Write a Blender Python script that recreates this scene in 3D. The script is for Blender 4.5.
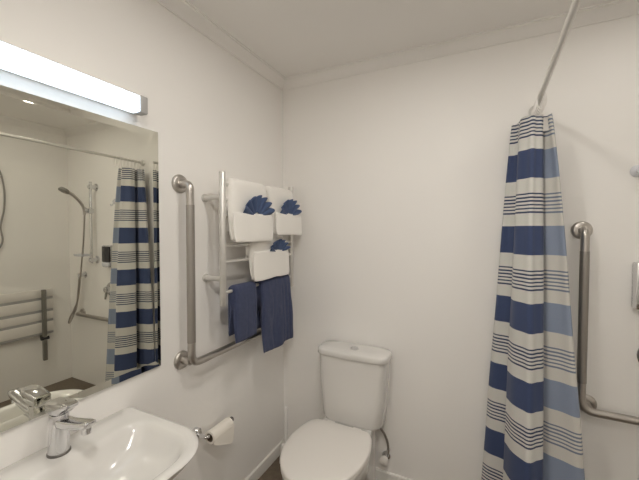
import bpy, bmesh, math, random
from mathutils import Vector, Matrix, noise

for o in list(bpy.data.objects):
    bpy.data.objects.remove(o)
SC = bpy.context.scene
COL = SC.collection
PI = math.pi

# ------------------------------------------------------------------ camera
F, YAW, PITCH, ROLL = 332.46, 0.45284, -0.02917, 0.00092
CAM = Vector((1.1612, -1.8472, 1.4505))
fw = Vector((-math.sin(YAW) * math.cos(PITCH), math.cos(YAW) * math.cos(PITCH), math.sin(PITCH)))
rt = Vector((math.cos(YAW), math.sin(YAW), 0))
up = rt.cross(fw)
rt2 = rt * math.cos(ROLL) + up * math.sin(ROLL)
up2 = up * math.cos(ROLL) - rt * math.sin(ROLL)
cd = bpy.data.cameras.new('camera')
cd.sensor_fit = 'HORIZONTAL'
cd.sensor_width = 36.0
cd.lens = F / 639 * 36
cd.clip_start = 0.01
cam = bpy.data.objects.new('camera', cd)
COL.objects.link(cam)
m = Matrix((rt2, up2, -fw)).transposed().to_4x4()
m.translation = CAM
cam.matrix_world = m
SC.camera = cam

# ------------------------------------------------------------------ light and exposure
W = bpy.data.worlds.new('world')
SC.world = W
W.use_nodes = True
W.node_tree.nodes['Background'].inputs[0].default_value = (0.9, 0.92, 1, 1)
W.node_tree.nodes['Background'].inputs[1].default_value = 0.05
SC.view_settings.view_transform = 'Standard'
SC.view_settings.look = 'None'
SC.view_settings.gamma = 1.0
SC.view_settings.use_curve_mapping = False
SC.view_settings.exposure = 0.17
SC.cycles.max_bounces = 12
SC.cycles.diffuse_bounces = 8
LAMP_POWER = 2.6        # mirror lamp diffuser emission
LAMP_TINT = (0.70, 0.85, 1.0)
DOWN_POWER = 110.0       # ceiling downlight emission
DOWN_TINT = (1.0, 0.955, 0.890)


# ------------------------------------------------------------------ materials
def mat(name, col, rough=0.5, metal=0.0, bump=0.0, bscale=200.0, coat=0.0, vary=0.0, vscale=6.0, spec=0.5, sheen=0.0):
    m = bpy.data.materials.new(name)
    m.use_nodes = True
    nt = m.node_tree
    b = nt.nodes['Principled BSDF']
    b.inputs['Base Color'].default_value = (*col, 1)
    b.inputs['Roughness'].default_value = rough
    b.inputs['Metallic'].default_value = metal
    b.inputs['Coat Weight'].default_value = coat
    b.inputs['Coat Roughness'].default_value = 0.06
    b.inputs['Specular IOR Level'].default_value = spec
    b.inputs['Sheen Weight'].default_value = sheen
    tc = nt.nodes.new('ShaderNodeTexCoord')
    if bump:
        n = nt.nodes.new('ShaderNodeTexNoise')
        n.inputs['Scale'].default_value = bscale
        n.inputs['Detail'].default_value = 3
        nt.links.new(tc.outputs['Object'], n.inputs['Vector'])
        bp = nt.nodes.new('ShaderNodeBump')
        bp.inputs['Strength'].default_value = bump
        bp.inputs['Distance'].default_value = 0.002
        nt.links.new(n.outputs['Fac'], bp.inputs['Height'])
        nt.links.new(bp.outputs['Normal'], b.inputs['Normal'])
    if vary:
        n = nt.nodes.new('ShaderNodeTexNoise')
        n.inputs['Scale'].default_value = vscale
        n.inputs['Detail'].default_value = 4
        nt.links.new(tc.outputs['Object'], n.inputs['Vector'])
        mx = nt.nodes.new('ShaderNodeMix')
        mx.data_type = 'RGBA'
        mx.inputs['A'].default_value = (*[c * (1 - vary) for c in col], 1)
        mx.inputs['B'].default_value = (*[min(1, c * (1 + vary)) for c in col], 1)
        nt.links.new(n.outputs['Fac'], mx.inputs['Factor'])
        nt.links.new(mx.outputs['Result'], b.inputs['Base Color'])
    return m


def emit(name, col, s):
    m = bpy.data.materials.new(name)
    m.use_nodes = True
    nt = m.node_tree
    b = nt.nodes['Principled BSDF']
    b.inputs['Base Color'].default_value = (0.8, 0.8, 0.8, 1)
    b.inputs['Emission Color'].default_value = (*col, 1)
    b.inputs['Emission Strength'].default_value = s
    return m


def stripe_mat(name, blue, white):
    m = bpy.data.materials.new(name)
    m.use_nodes = True
    nt = m.node_tree
    b = nt.nodes['Principled BSDF']
    b.inputs['Roughness'].default_value = 0.75
    b.inputs['Specular IOR Level'].default_value = 0.3
    b.inputs['Sheen Weight'].default_value = 0.15
    tc = nt.nodes.new('ShaderNodeTexCoord')
    sp = nt.nodes.new('ShaderNodeSeparateXYZ')
    nt.links.new(tc.outputs['Object'], sp.inputs[0])
    a = nt.nodes.new('ShaderNodeMath'); a.operation = 'SUBTRACT'
    a.inputs[0].default_value = 1.792 + 0.322 * 2
    nt.links.new(sp.outputs['Z'], a.inputs[1])
    d = nt.nodes.new('ShaderNodeMath'); d.operation = 'DIVIDE'
    nt.links.new(a.outputs[0], d.inputs[0]); d.inputs[1].default_value = 0.322
    fr = nt.nodes.new('ShaderNodeMath'); fr.operation = 'FRACT'
    nt.links.new(d.outputs[0], fr.inputs[0])
    r = nt.nodes.new('ShaderNodeValToRGB')
    r.color_ramp.interpolation = 'CONSTANT'
    el = r.color_ramp.elements
    el[0].position = 0; el[0].color = (*blue, 1)
    el[1].position = 0.378; el[1].color = (*white, 1)
    for k in range(6):
        e = el.new(0.571 + 0.048 * k); e.color = (*[c * 0.7 for c in blue], 1)
        e = el.new(0.571 + 0.048 * k + 0.022); e.color = (*white, 1)
    nt.links.new(fr.outputs[0], r.inputs[0])
    # fine weave
    mp = nt.nodes.new('ShaderNodeMapping')
    mp.inputs['Scale'].default_value = (300, 300, 900)
    nt.links.new(tc.outputs['Object'], mp.inputs[0])
    n = nt.nodes.new('ShaderNodeTexNoise'); n.inputs['Scale'].default_value = 1.0
    nt.links.new(mp.outputs[0], n.inputs['Vector'])
    mx = nt.nodes.new('ShaderNodeMix'); mx.data_type = 'RGBA'; mx.blend_type = 'MULTIPLY'
    mx.inputs['Factor'].default_value = 0.25
    nt.links.new(r.outputs[0], mx.inputs['A']); nt.links.new(n.outputs['Color'], mx.inputs['B'])
    nt.links.new(mx.outputs['Result'], b.inputs['Base Color'])
    bp = nt.nodes.new('ShaderNodeBump'); bp.inputs['Strength'].default_value = 0.15
    bp.inputs['Distance'].default_value = 0.001
    nt.links.new(n.outputs['Fac'], bp.inputs['Height']); nt.links.new(bp.outputs[0], b.inputs['Normal'])
    return m


M = {
    'wall': mat('wall_paint', (0.89, 0.872, 0.845), 0.5, bump=0.04, bscale=350, spec=0.35),
    'ceil': mat('ceiling_paint', (0.88, 0.862, 0.835), 0.8, bump=0.03, bscale=300, spec=0.2),
    'trim': mat('trim_gloss', (0.80, 0.785, 0.75), 0.35),
    'liner': mat('shower_liner', (0.888, 0.870, 0.840), 0.30, spec=0.35),
    'floor': mat('vinyl_floor', (0.145, 0.112, 0.080), 0.5, vary=0.35, vscale=40, bump=0.1, bscale=180),
    'cer': mat('ceramic', (0.74, 0.725, 0.70), 0.17, coat=0.4),
    'plastic': mat('white_plastic', (0.80, 0.77, 0.73), 0.28),
    'plastic_bright': mat('bright_white_plastic', (0.92, 0.91, 0.89), 0.25),
    'chrome': mat('chrome', (0.72, 0.72, 0.73), 0.10, 1.0),
    'steel': mat('brushed_steel', (0.54, 0.51, 0.475), 0.33, 1.0, bump=0.05, bscale=600),
    'steel2': mat('knurled_steel', (0.40, 0.375, 0.345), 0.5, 1.0, bump=0.3, bscale=900),
    'white_metal': mat('satin_metal', (0.70, 0.685, 0.65), 0.38, 0.6),
    'grey': mat('grey_plastic', (0.42, 0.415, 0.41), 0.45),
    'dark': mat('dark_plastic', (0.035, 0.034, 0.036), 0.18),
    'darkgrey': mat('dark_grey_metal', (0.24, 0.23, 0.205), 0.4, 0.4),
    'wtowel': mat('white_terry', (0.90, 0.875, 0.83), 0.95, bump=0.9, bscale=520, sheen=0.4, spec=0.1),
    'ntowel': mat('navy_terry', (0.060, 0.073, 0.138), 0.95, bump=0.9, bscale=520, sheen=0.12, vary=0.25, vscale=60, spec=0.1),
    'btowel': mat('blue_cloth', (0.080, 0.118, 0.225), 0.95, bump=0.8, bscale=520, sheen=0.12, spec=0.1),
    'mirror': mat('mirror_glass', (0.80, 0.795, 0.715), 0.0, 1.0),
    'mirror_edge': mat('mirror_edge', (0.35, 0.37, 0.34), 0.2, 0.3),
    'paper': mat('paper', (0.84, 0.80, 0.73), 0.95, bump=0.2, bscale=300),
    'card': mat('cardboard', (0.16, 0.12, 0.085), 0.9),
    'curt_f': stripe_mat('curtain_face', (0.055, 0.080, 0.175), (0.74, 0.73, 0.69)),
    'curt_b': stripe_mat('curtain_reverse', (0.29, 0.345, 0.46), (0.72, 0.70, 0.65)),
    'lamp': emit('lamp_diffuser', LAMP_TINT, LAMP_POWER),
    'clear': mat('suction_plastic', (0.70, 0.71, 0.75), 0.15),
    'braid': mat('braided_hose', (0.36, 0.33, 0.30), 0.4, 0.8, bump=0.5, bscale=900),
    'cord': mat('grey_cord', (0.30, 0.285, 0.26), 0.5),
    'brown': mat('grey_tip', (0.20, 0.19, 0.18), 0.3, 0.9),
}


# ------------------------------------------------------------------ mesh helpers (all in world coordinates)
def finish(name, bm, m, parent=None, smooth=True, angle=40):
    bmesh.ops.recalc_face_normals(bm, faces=bm.faces)
    me = bpy.data.meshes.new(name)
    bm.to_mesh(me); bm.free()
    for p in me.polygons:
        p.use_smooth = smooth
    if smooth:
        me.set_sharp_from_angle(angle=math.radians(angle))
    o = bpy.data.objects.new(name, me)
    COL.objects.link(o)
    me.materials.append(m)
    if parent is not None:
        o.parent = parent
        if parent.type == 'EMPTY':
            o.location = -parent.location
    return o


def thing(name, label, cat, loc, group=None):
    o = bpy.data.objects.new(name, None)
    o.empty_display_size = 0.05
    COL.objects.link(o)
    o.location = loc
    return tag(o, label, cat, group)


def tag(o, label, cat, group=None):
    o['label'] = label
    o['category'] = cat
    if group:
        o['group'] = group
    return o


def struct(name, bm, m, **k):
    o = finish(name, bm, m, **k)
    o['kind'] = 'structure'
    return o


def box(bm, lo, hi, bev=0.0, seg=2):
    t = bmesh.new()
    bmesh.ops.create_cube(t, size=1)
    for v in t.verts:
        v.co = Vector([(lo[i] + hi[i]) / 2 + v.co[i] * (hi[i] - lo[i]) for i in range(3)])
    if bev:
        bmesh.ops.bevel(t, geom=list(t.edges), offset=bev, segments=seg, profile=0.5, affect='EDGES')
    me = bpy.data.meshes.new('t'); t.to_mesh(me); t.free()
    bm.from_mesh(me); bpy.data.meshes.remove(me)
    return bm


def loft(bm, rings, cap0=True, cap1=True, closed=True):
    vs = [[bm.verts.new(p) for p in r] for r in rings]
    n = len(vs[0])
    for a, b in zip(vs, vs[1:]):
        for i in range(n if closed else n - 1):
            j = (i + 1) % n
            try:
                bm.faces.new((a[i], a[j], b[j], b[i]))
            except ValueError:
                pass
    if cap0:
        bm.faces.new(vs[0][::-1])
    if cap1:
        bm.faces.new(vs[-1])
    return bm


def rrect(x0, x1, y0, y1, z, rs, n=8):
    """rounded rectangle; rs = radii at (x1,y1),(x0,y1),(x0,y0),(x1,y0)"""
    pts = []
    for (cx, cy, sx, sy, a0), r in zip([(x1, y1, -1, -1, 0), (x0, y1, 1, -1, 90), (x0, y0, 1, 1, 180), (x1, y0, -1, 1, 270)], rs):
        r = max(r, 0.0005)
        for k in range(n + 1):
            a = math.radians(a0 + 90 * k / n)
            pts.append((cx + sx * r + r * math.cos(a), cy + sy * r + r * math.sin(a), z))
    return pts


def fillet(pts, r, n=8):
    pts = [Vector(p) for p in pts]
    out = [pts[0]]
    for i in range(1, len(pts) - 1):
        a, b, c = pts[i - 1], pts[i], pts[i + 1]
        u = (a - b).normalized(); v = (c - b).normalized()
        d = min(r, (a - b).length * .49, (c - b).length * .49)
        p, q = b + u * d, b + v * d
        for k in range(n + 1):
            t = k / n
            out.append(p * (1 - t) ** 2 + b * 2 * t * (1 - t) + q * t * t)
    out.append(pts[-1])
    return out


def spline(ctrl, n=10, closed=False):
    c = [Vector(p) for p in ctrl]
    out = []
    N = len(c)
    for i in range(N if closed else N - 1):
        g = (lambda k: c[k % N]) if closed else (lambda k: c[max(0, min(N - 1, k))])
        p0, p1, p2, p3 = g(i - 1), g(i), g(i + 1), g(i + 2)
        for k in range(n):
            t = k / n
            out.append(0.5 * ((2 * p1) + (p2 - p0) * t + (2 * p0 - 5 * p1 + 4 * p2 - p3) * t * t + (3 * p1 - p0 - 3 * p2 + p3) * t ** 3))
    if not closed:
        out.append(c[-1])
    return out


def tube(bm, pts, r, n=16, caps=True, closed=False):
    pts = [Vector(p) for p in pts]
    rs = r if isinstance(r, (list, tuple)) else [r] * len(pts)
    N = len(pts)
    tang = []
    for i in range(N):
        a = pts[(i - 1) % N] if closed else pts[max(0, i - 1)]
        b = pts[(i + 1) % N] if closed else pts[min(N - 1, i + 1)]
        tang.append((b - a).normalized())
    ref = Vector((0, 0, 1)) if abs(tang[0].z) < 0.9 else Vector((1, 0, 0))
    u = tang[0].cross(ref).normalized()
    rings = []
    for p, t, rr in zip(pts, tang, rs):
        u = (u - t * u.dot(t)).normalized()
        w = t.cross(u)
        rings.append([p + (u * math.cos(2 * PI * k / n) + w * math.sin(2 * PI * k / n)) * rr for k in range(n)])
    if closed:
        rings.append(rings[0])
        loft(bm, rings, False, False)
        bmesh.ops.remove_doubles(bm, verts=bm.verts, dist=1e-6)
    else:
        loft(bm, rings, caps, caps)
    return bm


def lathe(bm, base, axis, prof, n=28):
    """prof = [(distance along the axis, radius)]"""
    a = Vector(axis).normalized()
    return tube_prof(bm, [Vector(base) + a * d for d, r in prof], a, [r for d, r in prof], n)


def tube_prof(bm, pts, a, rs, n):
    ref = Vector((0, 0, 1)) if abs(a.z) < 0.9 else Vector((1, 0, 0))
    u = a.cross(ref).normalized(); w = a.cross(u)
    rings = [[p + (u * math.cos(2 * PI * k / n) + w * math.sin(2 * PI * k / n)) * max(r, 0.0003) for k in range(n)] for p, r in zip(pts, rs)]
    return loft(bm, rings)


def prism(bm, prof, a, b):
    """closed profile of offsets (Vectors) swept from point a to point b"""
    return loft(bm, [[Vector(a) + Vector(p) for p in prof], [Vector(b) + Vector(p) for p in prof]])


NB = bmesh.new

# ------------------------------------------------------------------ room shell
RX, FY, H = 2.475, -2.45, 2.40
T = 0.08
struct('floor', box(NB(), (-T, FY - T, -0.06), (RX + T, T, 0)), M['floor'], smooth=False)
struct('ceiling', box(NB(), (-T, FY - T, H), (RX + T, T, H + 0.06)), M['ceil'], smooth=False)
struct('wall_left', box(NB(), (-T, FY - T, 0), (0, T, H)), M['wall'], smooth=False)
struct('wall_back', box(NB(), (0, 0, 0), (RX, T, H)), M['wall'], smooth=False)
struct('wall_right', box(NB(), (RX, FY - T, 0), (RX + T, T, H)), M['wall'], smooth=False)
struct('wall_front', box(NB(), (0, FY - T, 0), (RX, FY, H)), M['wall'], smooth=False)
struct('wall_back_liner', box(NB(), (1.30, -0.0012, 0), (RX - 0.0018, 0, 2.0)), M['liner'], smooth=False)
struct('wall_right_liner', box(NB(), (RX - 0.0018, -1.75, 0), (RX, 0, 2.0)), M['liner'], smooth=False)

# cornice with a small step top and bottom
cp = [(0, 0), (0.0, 0.052), (0.006, 0.052), (0.008, 0.046), (0.014, 0.040), (0.024, 0.028), (0.036, 0.017), (0.045, 0.012), (0.047, 0.006), (0.055, 0.006), (0.055, 0)]
# (out from wall, down from ceiling)
def cornice(name, a, b, out):
    o = Vector(out)
    prof = [o * p[0] + Vector((0, 0, -p[1])) for p in cp]
    return struct(name, prism(NB(), prof, a, b), M['ceil'], angle=25)
cornice('trim_1', (0, FY, H), (0, 0, H), (1, 0, 0))
cornice('trim_2', (0, 0, H), (RX, 0, H), (0, -1, 0))
cornice('trim_3', (RX, FY, H), (RX, 0, H), (-1, 0, 0))

bp_ = [(0, 0), (0, 0.07), (0.007, 0.07), (0.011, 0.065), (0.012, 0.058), (0.012, 0)]
def skirting(name, a, b, out):
    o = Vector(out)
    return struct(name, prism(NB(), [o * p[0] + Vector((0, 0, p[1])) for p in bp_], a, b), M['trim'], angle=30)
skirting('baseboard_left', (0, FY, 0), (0, 0, 0), (1, 0, 0))
skirting('baseboard_back', (0, 0, 0), (1.226, 0, 0), (0, -1, 0))

# ------------------------------------------------------------------ ceiling downlights
def downlight(x, y, power, label):
    t = thing('ceiling_downlight', label, 'light', (x, y, H), 'downlights in the ceiling')
    bm = NB()
    n = 32
    prof = [(0.085, 0), (0.085, -0.004), (0.078, -0.008), (0.070, -0.006), (0.068, 0)]
    loft(bm, [[(x + r * math.cos(2 * PI * k / n), y + r * math.sin(2 * PI * k / n), H + z) for k in range(n)] for r, z in prof], False, False)
    finish('trim_ring', bm, M['plastic'], t)
    bm = NB()
    lathe(bm, (x, y, H - 0.001), (0, 0, -1), [(0, 0.069), (0.003, 0.069)])
    finish('lens', bm, emit('downlight_lens', DOWN_TINT, power), t)
downlight(1.815, -0.555, DOWN_POWER * 0.30, 'round ceiling downlight over the shower, reflected at the top left of the mirror')
downlight(0.89, -0.97, DOWN_POWER * 0.95, 'round ceiling downlight above the middle of the room, just out of frame')
downlight(1.25, -1.95, DOWN_POWER * 2.2, 'added round ceiling fill light behind the viewpoint near the front wall')  # unseen fill light, added to brighten the room from behind the camera

# ------------------------------------------------------------------ mirror
my0, my1, mz0, mz1 = -1.72, -0.938, 0.908, 1.835
t = thing('wall_mirror', 'large frameless mirror on the left wall above the basin', 'mirror', (0, -1.33, mz0))
bm = NB()
b = 0.024
def ring(x, i):
    return [(x, my0 + i, mz0 + i), (x, my1 - i, mz0 + i), (x, my1 - i, mz1 - i), (x, my0 + i, mz1 - i)]
loft(bm, [ring(0.0112, 0.0), ring(0.010, b)], False, True)
finish('mirror_glass', bm, M['mirror'], t, smooth=False)
bm = NB()
loft(bm, [ring(0.0, 0.0), ring(0.0098, 0.0)], True, True)
finish('mirror_backing', bm, M['mirror_edge'], t, smooth=False)

# ------------------------------------------------------------------ mirror lamp
ly0, ly1, lz0, lz1 = -1.66, -1.016, 1.874, 1.932
t = thing('mirror_lamp', 'long lit white tube lamp on the left wall above the mirror', 'light', (0, -1.33, lz0))
finish('lamp_back', box(NB(), (0, ly0, lz0 + 0.004), (0.018, ly1, lz1), 0.002), M['trim'], t)
finish('top_cover', box(NB(), (0, ly0 + 0.03, lz1 - 0.002), (0.059, ly1 - 0.03, lz1 + 0.0015), 0.0008), M['trim'], t)
finish('diffuser', box(NB(), (0.018, ly0 + 0.03, lz0), (0.058, ly1 - 0.03, lz1 - 0.002), 0.004), M['lamp'], t)
for ya, yb in ((ly0, ly0 + 0.03), (ly1 - 0.03, ly1)):
    finish('end_cap', box(NB(), (0.020, ya, lz0 - 0.002), (0.060, yb, lz1 + 0.002), 0.004), M['grey'], t)

# ------------------------------------------------------------------ wash basin
BY = -1.33
t = thing('wash_basin', 'white ceramic wall-hung wash basin under the mirror', 'basin', (0, BY, 0.66))
bm = NB()
hw = 0.265
rings = []
def R(x0, x1, h, z, rb, rf):
    return rrect(x0, x1, BY - h, BY + h, z, (rf, rb, rb, rf), 10)
rings.append(R(0.0, 0.20, 0.15, 0.66, 0.03, 0.08))
rings.append(R(0.0, 0.30, 0.205, 0.685, 0.03, 0.12))
rings.append(R(0.0, 0.375, 0.240, 0.73, 0.03, 0.14))
rings.append(R(0.0, 0.415, 0.258, 0.775, 0.03, 0.145))
rings.append(R(0.0, 0.428, hw, 0.792, 0.025, 0.145))
rings.append(R(0.0, 0.430, hw + .001, 0.797, 0.025, 0.145))
rings.append(R(0.002, 0.426, hw - .003, 0.802, 0.025, 0.142))
rings.append(R(0.004, 0.418, hw - .012, 0.804, 0.025, 0.135))
rings.append(R(0.106, 0.402, hw - .032, 0.802, 0.055, 0.12))
rings.append(R(0.113, 0.394, hw - .040, 0.796, 0.055, 0.115))
rings.append(R(0.120, 0.386, hw - .050, 0.78, 0.06, 0.11))
rings.append(R(0.128, 0.372, hw - .070, 0.745, 0.07, 0.105))
rings.append(R(0.145, 0.345, hw - .105, 0.712, 0.08, 0.095))
rings.append(R(0.185, 0.295, 0.075, 0.697, 0.05, 0.05))
rings.append(R(0.215, 0.265, 0.026, 0.693, 0.02, 0.02))
loft(bm, rings)
finish('bowl', bm, M['cer'], t, angle=60)
bm = NB()
lathe(bm, (0.24, BY, 0.6935), (0, 0, 1), [(0, 0.024), (0.003, 0.024), (0.004, 0.018), (0.002, 0.015), (0.002, 0.001)])
finish('waste_outlet', bm, M['chrome'], t)

# ------------------------------------------------------------------ basin tap
tx, ty, tz = 0.062, BY + 0.006, 0.8025
t = thing('basin_mixer_tap', 'chrome mixer tap with flat lever on the back ledge of the basin', 'tap', (tx, ty, tz))
bm = NB()
lathe(bm, (tx, ty, tz), (0, 0, 1), [(0, 0.029), (0.005, 0.029), (0.007, 0.027)])
finish('base_ring', bm, M['brown'], t)
bm = NB()
lathe(bm, (tx, ty, tz + 0.007), (0.05, 0, 1), [(0, 0.0265), (0.03, 0.0255), (0.085, 0.0245), (0.108, 0.0240), (0.112, 0.022)])
finish('body', bm, M['chrome'], t)
def squircle(x, z, w, h, e=.5):
    return [(tx + x, ty + w * math.copysign(abs(math.cos(a)) ** e, math.cos(a)), tz + z + h * math.copysign(abs(math.sin(a)) ** e, math.sin(a))) for a in [2 * PI * q / 24 for q in range(24)]]
bm = NB()
loft(bm, [squircle(x, z, w, h) for x, z, w, h in [(0.010, 0.094, .018, .014), (0.06, 0.101, .019, .0125), (0.11, 0.112, .018, .011), (0.142, 0.120, .017, .010), (0.156, 0.123, .0155, .009), (0.160, 0.1235, .012, .006)]])
finish('spout', bm, M['chrome'], t, angle=50)
bm = NB()
lathe(bm, (tx + 0.139, ty, tz + 0.113), (0.1, 0, -1), [(0, 0.0125), (0.018, 0.012), (0.019, 0.009)])
finish('aerator', bm, M['chrome'], t)
bm = NB()
loft(bm, [squircle(x, z, w, h, .4) for x, z, w, h in [(-0.025, 0.134, .018, .012), (-0.022, 0.135, .022, .017), (0.01, 0.138, .0235, .0205), (0.036, 0.142, .0235, .0185), (0.050, 0.148, .0225, .012), (0.068, 0.154, .019, .006), (0.072, 0.155, .015, .004)]])
lv = finish('lever', bm, M['chrome'], t, angle=50)
bm = NB(); lathe(bm, (tx + 0.040, ty, tz + 0.134), (1, 0, -0.35), [(0, 0.004), (0.004, 0.0042), (0.0045, 0.003)]); finish('indicator_dot', bm, M['grey'], lv)

# ------------------------------------------------------------------ grab rails
def flange(bm, p, axis, r=0.040):
    lathe(bm, p, axis, [(0, r), (0.004, r), (0.010, r * .93), (0.013, r * .78), (0.014, r * .45)])

GX, GY = 0.062, -0.828
t = thing('grab_rail', 'L-shaped steel grab rail on the left wall between mirror and towel rail', 'grab rail', (0, GY, 0.884))
gr = 0.0165
bm = NB(); tube(bm, fillet([(0.004, GY, 1.645), (GX, GY, 1.645), (GX, GY, 0.880), (GX, -0.16, 0.880), (0.004, -0.16, 0.880)], 0.048), gr)
finish('rail_bar', bm, M['steel'], t)
bm = NB(); tube(bm, [(0.004, GY, 0.892), (GX - 0.005, GY, 0.892)], gr)
finish('wall_stub', bm, M['steel'], t)
bm = NB(); tube(bm, [(GX, GY, 1.556), (GX, GY, 0.974)], gr + 0.0008, 24)
finish('grip_sleeve', bm, M['steel2'], t)
for y, z in ((GY, 1.648), (GY, 0.889), (-0.16, 0.880)):
    bm = NB(); flange(bm, (0, y, z), (1, 0, 0)); finish('wall_flange', bm, M['steel'], t)

QX, QY = 1.563, -0.062
t = thing('grab_rail', 'L-shaped steel grab rail on the back wall right of the shower curtain', 'grab rail', (QX, 0, 0.682))
bm = NB(); tube(bm, fillet([(QX, -0.004, 1.452), (QX, QY, 1.452), (QX, QY, 0.666), (2.26, QY, 0.666), (2.26, -0.004, 0.666)], 0.055), gr)
finish('rail_bar', bm, M['steel'], t)
bm = NB(); tube(bm, [(QX + 0.03, -0.004, 0.678), (QX + 0.03, QY + 0.005, 0.671)], gr)
finish('wall_stub', bm, M['steel'], t)
bm = NB(); tube(bm, [(QX, QY, 1.361), (QX, QY, 0.789)], gr + 0.0008, 24)
finish('grip_sleeve', bm, M['steel2'], t)
for x, z in ((QX, 1.452), (QX + 0.03, 0.678), (2.26, 0.666)):
    bm = NB(); flange(bm, (x, -0.0018, z), (0, -1, 0)); finish('wall_flange', bm, M['steel'], t)

# ------------------------------------------------------------------ heated towel rail
PX = 0.108
py0, py1 = -0.685, -0.085
t = thing('towel_rail', 'tall silver towel rail of rungs on the left wall near the corner', 'towel rail', (0, (py0 + py1) / 2, 1.10))
for y in (py0, py1):
    bm = NB(); tube(bm, [(PX, y, 1.105), (PX, y, 1.108), (PX, y, 1.712), (PX, y, 1.715)], [0.0135, 0.0155, 0.0155, 0.0135], 18)
    finish('post', bm, M['white_metal'], t)
    for z in (1.600, 1.228):
        bm = NB(); tube(bm, [(0.003, y, z), (PX - 0.006, y, z)], 0.013, 16)
        lathe(bm, (0, y, z), (1, 0, 0), [(0, 0.019), (0.006, 0.019), (0.009, 0.013)])
        finish('wall_bracket', bm, M['white_metal'], t)
BARS = (1.660, 1.590, 1.520, 1.380, 1.305, 1.165)
for z in BARS:
    bm = NB(); tube(bm, [(PX, py0 + 0.006, z), (PX, py1 - 0.006, z)], 0.0085, 14)
    finish('rung', bm, M['white_metal'], t)

# ------------------------------------------------------------------ towels
def drape(name, label, m, y0, y1, bar, zf, zb, xf, th, seed, skew=0.0, flare=0.0, group=None, fold=None, wav=0.004, creases=()):
    """a towel hung over a rung: front flap down to zf, back flap to zb; xf = how far the front hangs out from the wall"""
    t = thing(name, label, 'towel', (PX, (y0 + y1) / 2, zf), group)
    r = 0.010
    prof = []          # centre line in x,z with half thickness
    xb = PX - r - th / 2
    nz = 10
    for k in range(nz):
        prof.append((xb, zb + (bar - zb) * k / nz))
    for k in range(9):
        a = PI - PI * k / 8
        prof.append((PX + (r + th / 2) * math.cos(a), bar + (r + th / 2) * math.sin(a)))
    x1 = PX + r + th / 2
    nf = 14
    for k in range(1, nf + 1):
        s = k / nf
        prof.append((x1 + (xf - th / 2 - x1) * (1 - (1 - s) ** 2.2), bar + (zf - bar) * s))
    ny = 16 if not creases else 64
    bm = NB()
    rings = []
    for j in range(ny + 1):
        v = j / ny
        outer, inner = [], []
        for k, (x, z) in enumerate(prof):
            a = prof[max(0, k - 1)]; c = prof[min(len(prof) - 1, k + 1)]
            d = Vector((c[0] - a[0], c[1] - a[1])).normalized()
            n = Vector((-d.y, d.x))
            s = max(0.0, (k - nz - 8) / nf)
            e = min(1.0, min(v, 1 - v) * 9) ** 0.5 * 0.75 + 0.25
            if k in (0, len(prof) - 1):
                e *= 0.45
            y = y0 + (y1 - y0) * v + skew * s + flare * s * (v - .5) * 2
            w = noise.noise(Vector((y * 9 + seed, z * 5, seed))) * wav * (0.4 + s)
            w += noise.noise(Vector((y * 34 + seed, z * 18, seed + 4))) * wav * .35
            for cv, cdep in creases:
                w -= cdep * math.exp(-((v - cv) / 0.022) ** 2) * min(1.0, s * 3) * (1 if k > nz + 8 else 0)
            zz = noise.noise(Vector((y * 8, seed, 2.0))) * 0.006 * s
            outer.append((x + n.x * th / 2 * e + w, y, z + n.y * th / 2 * e + zz))
            inner.append((x - n.x * th / 2 * e + w * .5, y, z - n.y * th / 2 * e + zz))
        rings.append(outer + inner[::-1])
    loft(bm, rings)
    o = finish('cloth', bm, m, t, angle=80)
    sub = o.modifiers.new('s', 'SUBSURF'); sub.levels = 1; sub.render_levels = 1
    if fold:       # turned-up pocket across the front, holding the face cloth
        zt, pth = fold
        bm = NB(); rings = []
        for j in range(ny + 1):
            v = j / ny
            e = min(1.0, min(v, 1 - v) * 9) ** 0.5 * 0.75 + 0.25
            y = y0 - 0.003 + (y1 - y0 + 0.006) * v + skew + flare * (v - .5) * 2
            ring_ = []
            cx = xf + pth * 0.35
            zl = zf - 0.004
            for k in range(24):
                a = 2 * PI * k / 24
                ca, sa = math.cos(a), math.sin(a)
                px = cx + pth / 2 * e * math.copysign(abs(ca) ** .6, ca)
                pz = (zt + zl) / 2 + (zt - zl) / 2 * math.copysign(abs(sa) ** .25, sa)
                s = (zt - pz) / (zt - zl)
                w = noise.noise(Vector((y * 10 + seed * 3, pz * 8, 1.0))) * 0.004
                dz = noise.noise(Vector((y * 8, seed, 2.0))) * 0.006 + noise.noise(Vector((y * 14, seed, 7.0))) * 0.003
                ring_.append((px + w + 0.006 * s, y, pz + dz))
            rings.append(ring_)
        loft(bm, rings)
        o = finish('turned_up_pocket', bm, m, t, angle=80)
        sub = o.modifiers.new('s', 'SUBSURF'); sub.levels = 1; sub.render_levels = 1
    return t


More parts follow.
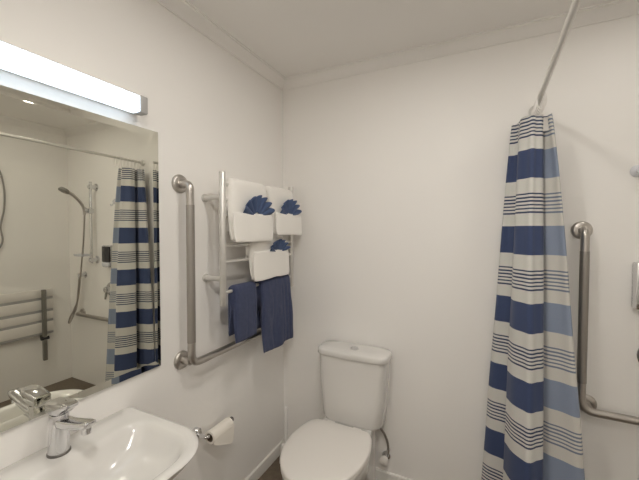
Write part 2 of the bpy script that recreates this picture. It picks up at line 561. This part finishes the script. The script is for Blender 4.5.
def fan(label, x, yc, zb, rad, hwid, seed, spread=78):
    """face cloth pleated into a shell, tucked in a pocket"""
    bm = NB()
    np_ = 7
    N = np_ * 8
    rings = []
    for i in range(7):
        s = i / 6
        row = []
        for k in range(N + 1):
            u = k / N
            a = math.radians(-spread + 2 * spread * u)
            ph = (u * np_) % 1.0
            tri = math.sin(PI * ph)
            ro = (0.25 + 0.75 * s) * (1 - 0.13 * (1 - tri) * s)
            jit = 1 + 0.07 * noise.noise(Vector((math.floor(u * np_) * 1.7 + seed, 0, 0)))
            y = yc + hwid * ro * math.sin(a) * jit
            z = zb - 0.02 + (rad + 0.02) * ro * math.cos(a) * jit
            dx = (0.004 + 0.017 * s) * tri
            row.append((x + dx + 0.006 * s, y, z))
        rings.append(row)
    front = rings
    back = [[(p[0] - 0.010, p[1], p[2]) for p in r] for r in rings]
    vs = [[bm.verts.new(p) for p in r] for r in front]
    vb = [[bm.verts.new(p) for p in r] for r in back]
    for A, B, fl in ((vs[i], vs[i + 1], 0) for i in range(6)):
        for k in range(N):
            bm.faces.new((A[k], A[k + 1], B[k + 1], B[k]))
    for i in range(6):
        for k in range(N):
            bm.faces.new((vb[i][k], vb[i + 1][k], vb[i + 1][k + 1], vb[i][k + 1]))
    for k in range(N):
        bm.faces.new((vs[6][k], vs[6][k + 1], vb[6][k + 1], vb[6][k]))
        bm.faces.new((vs[0][k], vb[0][k], vb[0][k + 1], vs[0][k + 1]))
    for i in range(6):
        bm.faces.new((vs[i][0], vs[i + 1][0], vb[i + 1][0], vb[i][0]))
        bm.faces.new((vs[i][N], vb[i][N], vb[i + 1][N], vs[i + 1][N]))
    o = finish('face_cloth', bm, M['btowel'], None, angle=70)
    tag(o, label, 'face cloth', 'blue face cloths folded into fans')
    return o

drape('bath_towel', 'white folded bath towel nearest the mirror on the top rung, blue fan in its pocket', M['wtowel'],
      -0.655, -0.378, 1.660, 1.398, 1.44, 0.150, 0.026, 3.0, skew=-0.002, flare=0.016, group='white towels on the towel rail', fold=(1.532, 0.022))
drape('bath_towel', 'white folded bath towel nearest the corner on the top rung, blue fan in its pocket', M['wtowel'],
      -0.357, -0.102, 1.660, 1.425, 1.45, 0.160, 0.026, 11.0, skew=0.024, flare=0.012, group='white towels on the towel rail', fold=(1.545, 0.022))
drape('hand_towel', 'small white hand towel below the two bath towels, above the navy towels', M['wtowel'],
      -0.505, -0.165, 1.380, 1.196, 1.30, 0.134, 0.018, 21.0, skew=0.0, group='white towels on the towel rail', fold=(1.342, 0.015))
drape('bath_towel', 'navy towel on the lowest rung on the side towards the mirror', M['ntowel'],
      -0.630, -0.465, 1.165, 0.918, 0.945, 0.142, 0.017, 31.0, skew=-0.004, creases=((0.5, 0.002), (0.85, 0.003)), group='navy towels on the lowest rung')
drape('bath_towel', 'longer navy towel on the lowest rung on the side towards the room corner', M['ntowel'],
      -0.425, -0.140, 1.165, 0.800, 0.918, 0.155, 0.022, 41.0, skew=0.012, flare=0.008, group='navy towels on the lowest rung', wav=0.014, creases=((0.30, 0.004), (0.62, 0.008), (0.74, 0.006), (0.87, 0.008)))
fan('blue face cloth fanned in the pocket of the white towel nearest the mirror', 0.160, -0.495, 1.532, 0.092, 0.125, 1.0)
fan('blue face cloth fanned in the pocket of the white towel nearest the corner', 0.170, -0.208, 1.545, 0.083, 0.112, 5.0)
fan('blue face cloth fanned in the pocket of the small white hand towel', 0.138, -0.275, 1.342, 0.060, 0.100, 9.0)

# ------------------------------------------------------------------ toilet roll holder
hy, hz, hx = -0.757, 0.528, 0.068
t = thing('toilet_roll_holder', 'chrome toilet roll holder on the left wall beside the basin', 'toilet roll holder', (0, hy, hz))
bm = NB(); lathe(bm, (0, hy, hz), (1, 0, 0), [(0, 0.025), (0.018, 0.025), (0.022, 0.021), (0.022, 0.001)]); finish('wall_flange', bm, M['chrome'], t)
bm = NB(); tube(bm, fillet([(0.010, hy, hz), (hx, hy, hz - 0.008), (hx, -0.592, hz - 0.008)], 0.02), 0.0075, 14); finish('arm', bm, M['chrome'], t)
bm = NB(); lathe(bm, (hx, -0.594, hz - 0.008), (0, 1, 0), [(0, 0.009), (0.002, 0.012), (0.010, 0.012), (0.013, 0.009)]); finish('end_knob', bm, M['brown'], t)
rz = hz - 0.017
t = thing('toilet_roll', 'thin toilet roll with its sheet folded to a point, on the chrome holder', 'toilet roll', (hx, -0.66, rz - 0.03))
bm = NB()
n = 28
def cyl(y, r): return [(hx + r * math.cos(2 * PI * k / n), y, rz + r * math.sin(2 * PI * k / n)) for k in range(n)]
ya, yb = -0.736, -0.606
loft(bm, [cyl(ya, 0.0195), cyl(ya, 0.029), cyl(yb, 0.029), cyl(yb, 0.0195), cyl(ya, 0.0195)], False, False)
bmesh.ops.remove_doubles(bm, verts=bm.verts, dist=1e-6)
finish('paper_roll', bm, M['paper'], t)
bm = NB()
loft(bm, [cyl(ya + .001, 0.0165), cyl(ya + .001, 0.0193), cyl(yb - .001, 0.0193), cyl(yb - .001, 0.0165), cyl(ya + .001, 0.0165)], False, False)
bmesh.ops.remove_doubles(bm, verts=bm.verts, dist=1e-6)
finish('cardboard_core', bm, M['card'], t)
bm = NB()
x0 = hx + 0.0292
poly = [(ya, rz), (yb, rz), (yb, rz - 0.058), (yb - 0.012, rz - 0.080), (yb - 0.025, rz - 0.080), (ya + 0.02, rz - 0.038), (ya, rz - 0.024)]
loft(bm, [[(x0, y, z) for y, z in poly], [(x0 + 0.0012, y, z) for y, z in poly]])
finish('hanging_sheet', bm, M['paper'], t, smooth=False)

# ------------------------------------------------------------------ toilet
TXc = 0.515
t = thing('toilet', 'white close-coupled toilet with closed lid against the back wall', 'toilet', (TXc, -0.35, 0))
def dshape(half, z, s=1.0, cx=TXc, cy=-0.45, n=6):
    pts = [(p[0], p[1], 0) for p in half]
    full = pts + [(-p[0], p[1], 0) for p in pts[::-1] if abs(p[0]) > 1e-6]
    sp_ = spline(full, n, closed=True)
    return [(cx + p.x * s, cy + (p.y - cy) * s, z) for p in sp_]
lid_h = [(0, -0.700), (0.070, -0.686), (0.128, -0.640), (0.174, -0.560), (0.195, -0.460), (0.193, -0.380), (0.176, -0.300), (0.155, -0.262), (0.130, -0.248), (0.06, -0.245), (0, -0.244)]
pan_rim = [(0, -0.692), (0.070, -0.676), (0.128, -0.630), (0.172, -0.550), (0.190, -0.450), (0.187, -0.360), (0.156, -0.25), (0.132, -0.12), (0.122, -0.03), (0.09, -0.010), (0, -0.010)]
pan_mid = [(0, -0.640), (0.060, -0.628), (0.112, -0.588), (0.148, -0.520), (0.160, -0.430), (0.160, -0.350), (0.154, -0.25), (0.134, -0.12), (0.120, -0.03), (0.09, -0.010), (0, -0.010)]
pan_low = [(0, -0.585), (0.055, -0.575), (0.100, -0.540), (0.132, -0.480), (0.145, -0.410), (0.150, -0.330), (0.146, -0.25), (0.132, -0.12), (0.120, -0.03), (0.09, -0.010), (0, -0.010)]
TC = TXc + 0.013
bm = NB()
loft(bm, [dshape(pan_low, 0.0), dshape(pan_low, 0.05), dshape(pan_mid, 0.20), dshape([((a[0] + b_[0]) / 2, (a[1] + b_[1]) / 2) for a, b_ in zip(pan_mid, pan_rim)], 0.29),
          dshape(pan_rim, 0.36), dshape(pan_rim, 0.385), dshape(pan_rim, 0.392, 0.985)])
finish('pan', bm, M['cer'], t, angle=60)
bm = NB()
loft(bm, [dshape(lid_h, 0.393, 0.985), dshape(lid_h, 0.396, 1.0), dshape(lid_h, 0.407, 1.0), dshape(lid_h, 0.410, 0.988)])
finish('seat', bm, M['plastic'], t, angle=60)
bm = NB()
loft(bm, [dshape(lid_h, 0.411, 0.99), dshape(lid_h, 0.413, 1.008), dshape(lid_h, 0.421, 1.008), dshape(lid_h, 0.426, 0.995), dshape(lid_h, 0.4285, 0.965), dshape(lid_h, 0.430, 0.80), dshape(lid_h, 0.431, 0.4)])
finish('seat_lid', bm, M['plastic'], t, angle=60)
for sx in (-0.075, 0.075):
    bm = NB(); tube(bm, [(TXc + sx - 0.02, -0.222, 0.405), (TXc + sx + 0.02, -0.222, 0.405)], 0.010, 14)
    finish('hinge', bm, M['plastic'], t)
def bow(hw_, yf, z, r, bowed=0.012, n=8):
    p = rrect(TC - hw_, TC + hw_, yf, -0.022, z, (0.045, 0.045, r, r), n)
    return [(x, y - bowed * (1 - ((x - TC) / hw_) ** 2) if y < -0.10 else y, z) for x, y, z in p]
def bowx(hw_, yf, z, r):
    """rounded rectangle with a slightly bowed front, well sampled along the front"""
    p = bow(hw_, yf, z, r)
    n = 9
    seg = p[:3 * n]
    last = p[3 * n:]
    a, b_ = seg[-1], last[0]
    mid = []
    for k in range(1, 10):
        x = a[0] + (b_[0] - a[0]) * k / 10
        mid.append((x, yf - 0.012 * (1 - ((x - TC) / hw_) ** 2), z))
    return seg + mid + last
bm = NB()
loft(bm, [bowx(0.148, -0.165, 0.386, 0.05), bowx(0.165, -0.170, 0.391, 0.05), bowx(0.173, -0.172, 0.406, 0.05), bowx(0.185, -0.175, 0.55, 0.045), bowx(0.194, -0.170, 0.70, 0.042), bowx(0.198, -0.169, 0.750, 0.042)])
finish('cistern', bm, M['cer'], t, angle=50)
bm = NB()
loft(bm, [bowx(0.193, -0.166, 0.752, 0.042), bowx(0.203, -0.176, 0.753, 0.046), bowx(0.206, -0.179, 0.757, 0.048), bowx(0.206, -0.179, 0.777, 0.048), bowx(0.204, -0.176, 0.783, 0.046), bowx(0.197, -0.169, 0.787, 0.042), bowx(0.13, -0.12, 0.788, 0.03)])
lid = finish('cistern_lid', bm, M['cer'], t, angle=50)
bm = NB()
lathe(bm, (TC + 0.004, -0.105, 0.7878), (0, 0, 1), [(0, 0.024), (0.004, 0.024), (0.006, 0.021), (0.005, 0.001)])
btn = finish('flush_button', bm, M['chrome'], lid)

# stop valve and supply hose
t = thing('stop_valve', 'small white stop valve and hose on the back wall right of the toilet', 'valve', (0.690, 0, 0.15))
bm = NB()
lathe(bm, (0.690, 0, 0.165), (0, -1, 0), [(0, 0.024), (0.005, 0.024), (0.008, 0.014), (0.04, 0.014), (0.042, 0.010)])
tube(bm, [(0.690, -0.032, 0.165), (0.706, -0.032, 0.200), (0.710, -0.032, 0.225)], [0.011, 0.010, 0.010], 14)
finish('valve_body', bm, M['chrome'], t)
bm = NB()
lathe(bm, (0.690, -0.042, 0.165), (0, -1, 0), [(0, 0.014), (0.002, 0.023), (0.020, 0.023), (0.024, 0.018)])
finish('valve_knob', bm, M['plastic'], t)
bm = NB()
tube(bm, spline([(0.709, -0.032, 0.222), (0.705, -0.034, 0.26), (0.690, -0.045, 0.31), (0.668, -0.06, 0.352), (0.655, -0.07, 0.393)], 8), 0.0065, 12)
finish('supply_hose', bm, M['braid'], t)

# toilet brush
bx, by = 0.082, -0.105
t = thing('toilet_brush', 'white toilet brush in its holder in the corner left of the toilet', 'toilet brush', (bx, by, 0))
bm = NB(); lathe(bm, (bx, by, 0.0), (0, 0, 1), [(0, 0.040), (0.004, 0.042), (0.10, 0.034), (0.115, 0.026), (0.116, 0.012)]); finish('holder', bm, M['plastic'], t)
bm = NB(); lathe(bm, (bx, by, 0.116), (0, 0, 1), [(0, 0.011), (0.015, 0.009), (0.06, 0.0105), (0.215, 0.012), (0.232, 0.012), (0.238, 0.007)]); finish('handle', bm, M['plastic_bright'], t)

# ------------------------------------------------------------------ shower curtain, rod
RZ = 2.005
t = thing('shower_rod', 'slim white steel curtain rod running out from the back wall overhead', 'curtain rod', (1.378, 0, RZ))
bm = NB(); tube(bm, [(1.378, -0.003, RZ), (1.330, FY + 0.003, RZ)], 0.0095, 18); finish('rod', bm, M['white_metal'], t)
for p, a in (((1.378, -0.0018, RZ), (0, -1, 0)), ((1.330, FY, RZ), (0, 1, 0))):
    bm = NB(); lathe(bm, p, a, [(0, 0.026), (0.005, 0.026), (0.010, 0.016), (0.022, 0.014), (0.023, 0.010)]); finish('end_socket', bm, M['white_metal'], t)

top = [(1.388, -0.165), (1.345, -0.195), (1.304, -0.140), (1.340, -0.120), (1.375, -0.140), (1.415, -0.185), (1.405, -0.128), (1.355, -0.100), (1.310, -0.095), (1.281, -0.075), (1.320, -0.048), (1.380, -0.055), (1.410, -0.030)]
bot = [(1.408, -0.235), (1.335, -0.295), (1.262, -0.175), (1.340, -0.155), (1.450, -0.200), (1.562, -0.235), (1.520, -0.150), (1.400, -0.115), (1.280, -0.110), (1.176, -0.065), (1.260, -0.032), (1.400, -0.060), (1.480, -0.030)]
t = thing('shower_curtain', 'blue and white striped shower curtain bunched at the wall end of the rod', 'shower curtain', (1.35, -0.15, 0.16))
ZT, ZB = 1.938, 0.17
K = 9
nz = 60
tp = spline([(x, y, 0) for x, y in top], K); bt = spline([(x, y, 0) for x, y in bot], K)
bm = NB()
rows = []
for i in range(nz + 1):
    s = i / nz
    z = ZT + (ZB - ZT) * s
    f = s ** 0.85
    line = []
    n = len(tp)
    base = [tp[k] * (1 - f) + bt[k] * f for k in range(n)]
    for k in range(n):
        d = (base[min(n - 1, k + 1)] - base[max(0, k - 1)]).normalized()
        nn = Vector((-d.y, d.x, 0))
        u = k / (n - 1)
        amp = 0.0045 * (1 - 0.5 * s) * min(1, k / 4) * min(1, (n - 1 - k) / 4)
        w = amp * math.sin(u * 2 * PI * 17 + 0.8 * math.sin(z * 3)) + noise.noise(Vector((u * 14, z * 2.2, 3))) * 0.009 * s
        p = base[k] + nn * w
        sagz = -0.010 * math.sin(u * PI * 9) ** 2 * (1 - s) ** 6
        line.append((p.x, min(p.y, -0.014), z + sagz))
    rows.append(line)
loft(bm, rows, False, False, closed=False)
me = bpy.data.meshes.new('fabric'); bm.to_mesh(me); bm.free()
for p in me.polygons: p.use_smooth = True
cur = bpy.data.objects.new('fabric', me); COL.objects.link(cur); cur.parent = t; cur.location = -t.location
me.materials.append(M['curt_f']); me.materials.append(M['curt_b'])
so = cur.modifiers.new('thick', 'SOLIDIFY'); so.thickness = 0.0016; so.offset = 0; so.material_offset = 1; so.use_rim = True
CUR_FLIP = False
if CUR_FLIP:
    me.flip_normals()
for k in range(8):
    y = -0.235 + 0.029 * k
    x = 1.378 - 0.0196 * (-y)
    bm = NB()
    tube(bm, [(x + 0.016 * math.sin(a), y + 0.004 * math.cos(a), RZ - 0.026 + 0.040 * math.cos(a)) for a in [2 * PI * q / 24 for q in range(24)]], 0.0020, 8, closed=True)
    finish('ring', bm, M['plastic'], t)
bm = NB()
box(bm, (1.389, -0.1715, 1.868), (1.411, -0.1700, 1.925), 0.0004, 1)
o = finish('care_label', bm, M['plastic'], t, smooth=False)
bm = NB(); box(bm, (1.387, -0.1725, 1.924), (1.4125, -0.1690, 1.928)); finish('label_seam', bm, M['ntowel'], o, smooth=False)

# ------------------------------------------------------------------ shower fittings on the back wall
LY = -0.0018
t = thing('soap_dispenser', 'dark soap dispenser with silver frame on the back shower wall', 'dispenser', (1.80, LY, 1.125))
finish('back_plate', box(NB(), (1.738, -0.055, 1.125), (1.858, LY, 1.318), 0.006), M['chrome'], t)
finish('dark_front', box(NB(), (1.747, -0.066, 1.172), (1.850, -0.055, 1.308), 0.004), M['dark'], t)
finish('push_bar', box(NB(), (1.752, -0.070, 1.134), (1.848, -0.055, 1.168), 0.005), M['clear'], t)

t = thing('suction_hook', 'small pale blue plastic suction hook high on the back shower wall', 'hook', (1.748, LY, 1.70))
bm = NB(); lathe(bm, (1.748, LY, 1.70), (0, -1, 0), [(0, 0.026), (0.002, 0.026), (0.008, 0.018), (0.013, 0.010), (0.020, 0.010), (0.021, 0.004)]); finish('suction_cup', bm, M['clear'], t)
bm = NB(); tube(bm, fillet([(1.748, -0.018, 1.70), (1.748, -0.024, 1.672), (1.748, -0.040, 1.660), (1.748, -0.046, 1.676)], 0.01), 0.0035, 10); finish('hook_arm', bm, M['clear'], t)

t = thing('shower_mixer', 'round chrome shower mixer with lever below the dark dispenser', 'mixer', (1.822, LY, 0.925))
bm = NB(); lathe(bm, (1.822, LY, 0.925), (0, -1, 0), [(0, 0.062), (0.006, 0.062), (0.012, 0.056), (0.014, 0.03)]); finish('face_plate', bm, M['chrome'], t)
bm = NB(); lathe(bm, (1.822, LY - 0.012, 0.925), (0, -1, 0), [(0, 0.030), (0.035, 0.029), (0.045, 0.026), (0.047, 0.018)]); finish('cartridge_dome', bm, M['chrome'], t)
bm = NB(); tube(bm, [(1.822, -0.045, 0.91), (1.815, -0.055, 0.885), (1.808, -0.068, 0.845)], [0.012, 0.010, 0.007], 14); finish('lever', bm, M['darkgrey'], t)

SX = 2.022
t = thing('shower_rail', 'chrome hand shower on a vertical slide rail, seen in the mirror', 'shower', (SX, LY, 1.15))
bm = NB(); tube(bm, [(SX, -0.052, 1.15), (SX, -0.052, 1.885)], 0.0115, 16); finish('slide_bar', bm, M['chrome'], t)
for z in (1.838, 1.180):
    bm = NB(); lathe(bm, (SX, LY, z), (0, -1, 0), [(0, 0.034), (0.006, 0.034), (0.012, 0.022), (0.066, 0.019), (0.070, 0.012)]); finish('bar_bracket', bm, M['chrome'], t)
bm = NB(); box(bm, (SX - 0.022, -0.085, 1.60), (SX + 0.022, -0.034, 1.645), 0.008)
lathe(bm, (SX, -0.08, 1.625), (0, -1, 0.35), [(0, 0.018), (0.03, 0.020), (0.031, 0.012)])
finish('slider', bm, M['chrome'], t)
bm = NB()
hp = spline([(SX, -0.105, 1.585), (SX, -0.110, 1.64), (SX, -0.135, 1.69), (SX, -0.180, 1.740), (SX, -0.225, 1.770), (SX, -0.262, 1.782)], 6)
tube(bm, hp, [0.011 + 0.004 * (i / len(hp)) for i in range(len(hp))], 14)
hs = finish('hand_piece', bm, M['steel'], t)
bm = NB(); lathe(bm, (SX, -0.252, 1.800), (0, -0.5, -0.86), [(0, 0.012), (0.006, 0.034), (0.020, 0.042), (0.028, 0.042), (0.030, 0.030)]); finish('spray_head', bm, M['darkgrey'], hs)
bm = NB()
tube(bm, spline([(SX, -0.105, 1.590), (2.040, -0.100, 1.50), (2.085, -0.085, 1.33), (2.145, -0.070, 1.15), (2.20, -0.060, 0.95), (2.245, -0.060, 0.78), (2.285, -0.100, 0.64), (2.300, -0.105, 0.59), (2.310, -0.085, 0.60), (2.290, -0.045, 0.72), (2.255, -0.045, 0.88), (2.215, -0.055, 1.012)], 8), 0.0075, 12)
finish('hose', bm, M['steel'], t)
bm = NB(); lathe(bm, (2.215, LY, 1.030), (0, -1, 0), [(0, 0.030), (0.006, 0.030), (0.010, 0.016), (0.060, 0.015), (0.062, 0.008)])
tube(bm, [(2.215, -0.055, 1.030), (2.215, -0.055, 1.000)], 0.011, 12)
finish('wall_outlet', bm, M['chrome'], t)
bm = NB(); loft(bm, [rrect(SX - 0.03, SX + 0.10, -0.15, -0.0655, 1.218, (0.02,) * 4), rrect(SX - 0.035, SX + 0.105, -0.155, -0.0652, 1.236, (0.02,) * 4), rrect(SX - 0.032, SX + 0.102, -0.152, -0.0655, 1.236, (0.02,) * 4), rrect(SX - 0.028, SX + 0.098, -0.148, -0.067, 1.222, (0.02,) * 4)])
finish('soap_dish', bm, M['clear'], t)

# ------------------------------------------------------------------ fold-up shower seat on the right wall
SXW = RX - 0.0018
t = thing('fold_up_bench', 'fold-up slatted white shower bench on the far shower wall, seen in the mirror', 'bench', (SXW, -0.50, 0.26))
for z0, z1 in ((0.838, 0.912), (0.726, 0.815), (0.632, 0.703), (0.518, 0.610)):
    finish('slat', box(NB(), (SXW - 0.040, -0.86, z0), (SXW - 0.022, -0.165, z1), 0.005), M['plastic'], t)
for y in (-0.245, -0.79):
    finish('support_bar', box(NB(), (SXW - 0.004, y - 0.014, 0.46), (SXW, y + 0.014, 0.90), 0.003), M['darkgrey'], t)
    lg = finish('leg', box(NB(), (SXW - 0.072, y - 0.015, 0.265), (SXW - 0.041, y + 0.015, 0.910), 0.004), M['darkgrey'], t)
    bm = NB(); tube(bm, [(SXW - 0.060, y - 0.030, 0.468), (SXW - 0.060, y + 0.030, 0.468)], 0.016, 14); finish('hinge_pin', bm, M['dark'], lg)
for z in (0.828, 0.715, 0.621, 0.512):  # grey infill in the slat gaps, its colour stands in for their shade
    finish('rung', box(NB(), (SXW - 0.036, -0.86, z - 0.016), (SXW - 0.004, -0.165, z + 0.016), 0.003), M['grey'], t)

# cord loop at the left edge of the mirror
cx_ = SXW - 0.015
t = thing('hanging_cord', 'grey cord loop hanging on the far shower wall, at the left edge of the mirror', 'cord', (cx_, -0.565, 1.28))
bm = NB()
tube(bm, spline([(cx_, y, z) for y, z in [(-0.565, 2.00), (-0.515, 1.94), (-0.488, 1.79), (-0.492, 1.63), (-0.518, 1.48), (-0.507, 1.37), (-0.530, 1.30), (-0.565, 1.285), (-0.605, 1.33), (-0.625, 1.50), (-0.635, 1.75), (-0.610, 1.95)]], 8, closed=True), 0.0065, 10, closed=True)
finish('loop', bm, M['cord'], t)
bm = NB(); lathe(bm, (SXW, -0.565, 2.0), (-1, 0, 0), [(0, 0.02), (0.006, 0.02), (0.010, 0.008), (0.026, 0.008), (0.027, 0.012), (0.030, 0.010)]); finish('hook', bm, M['chrome'], t)
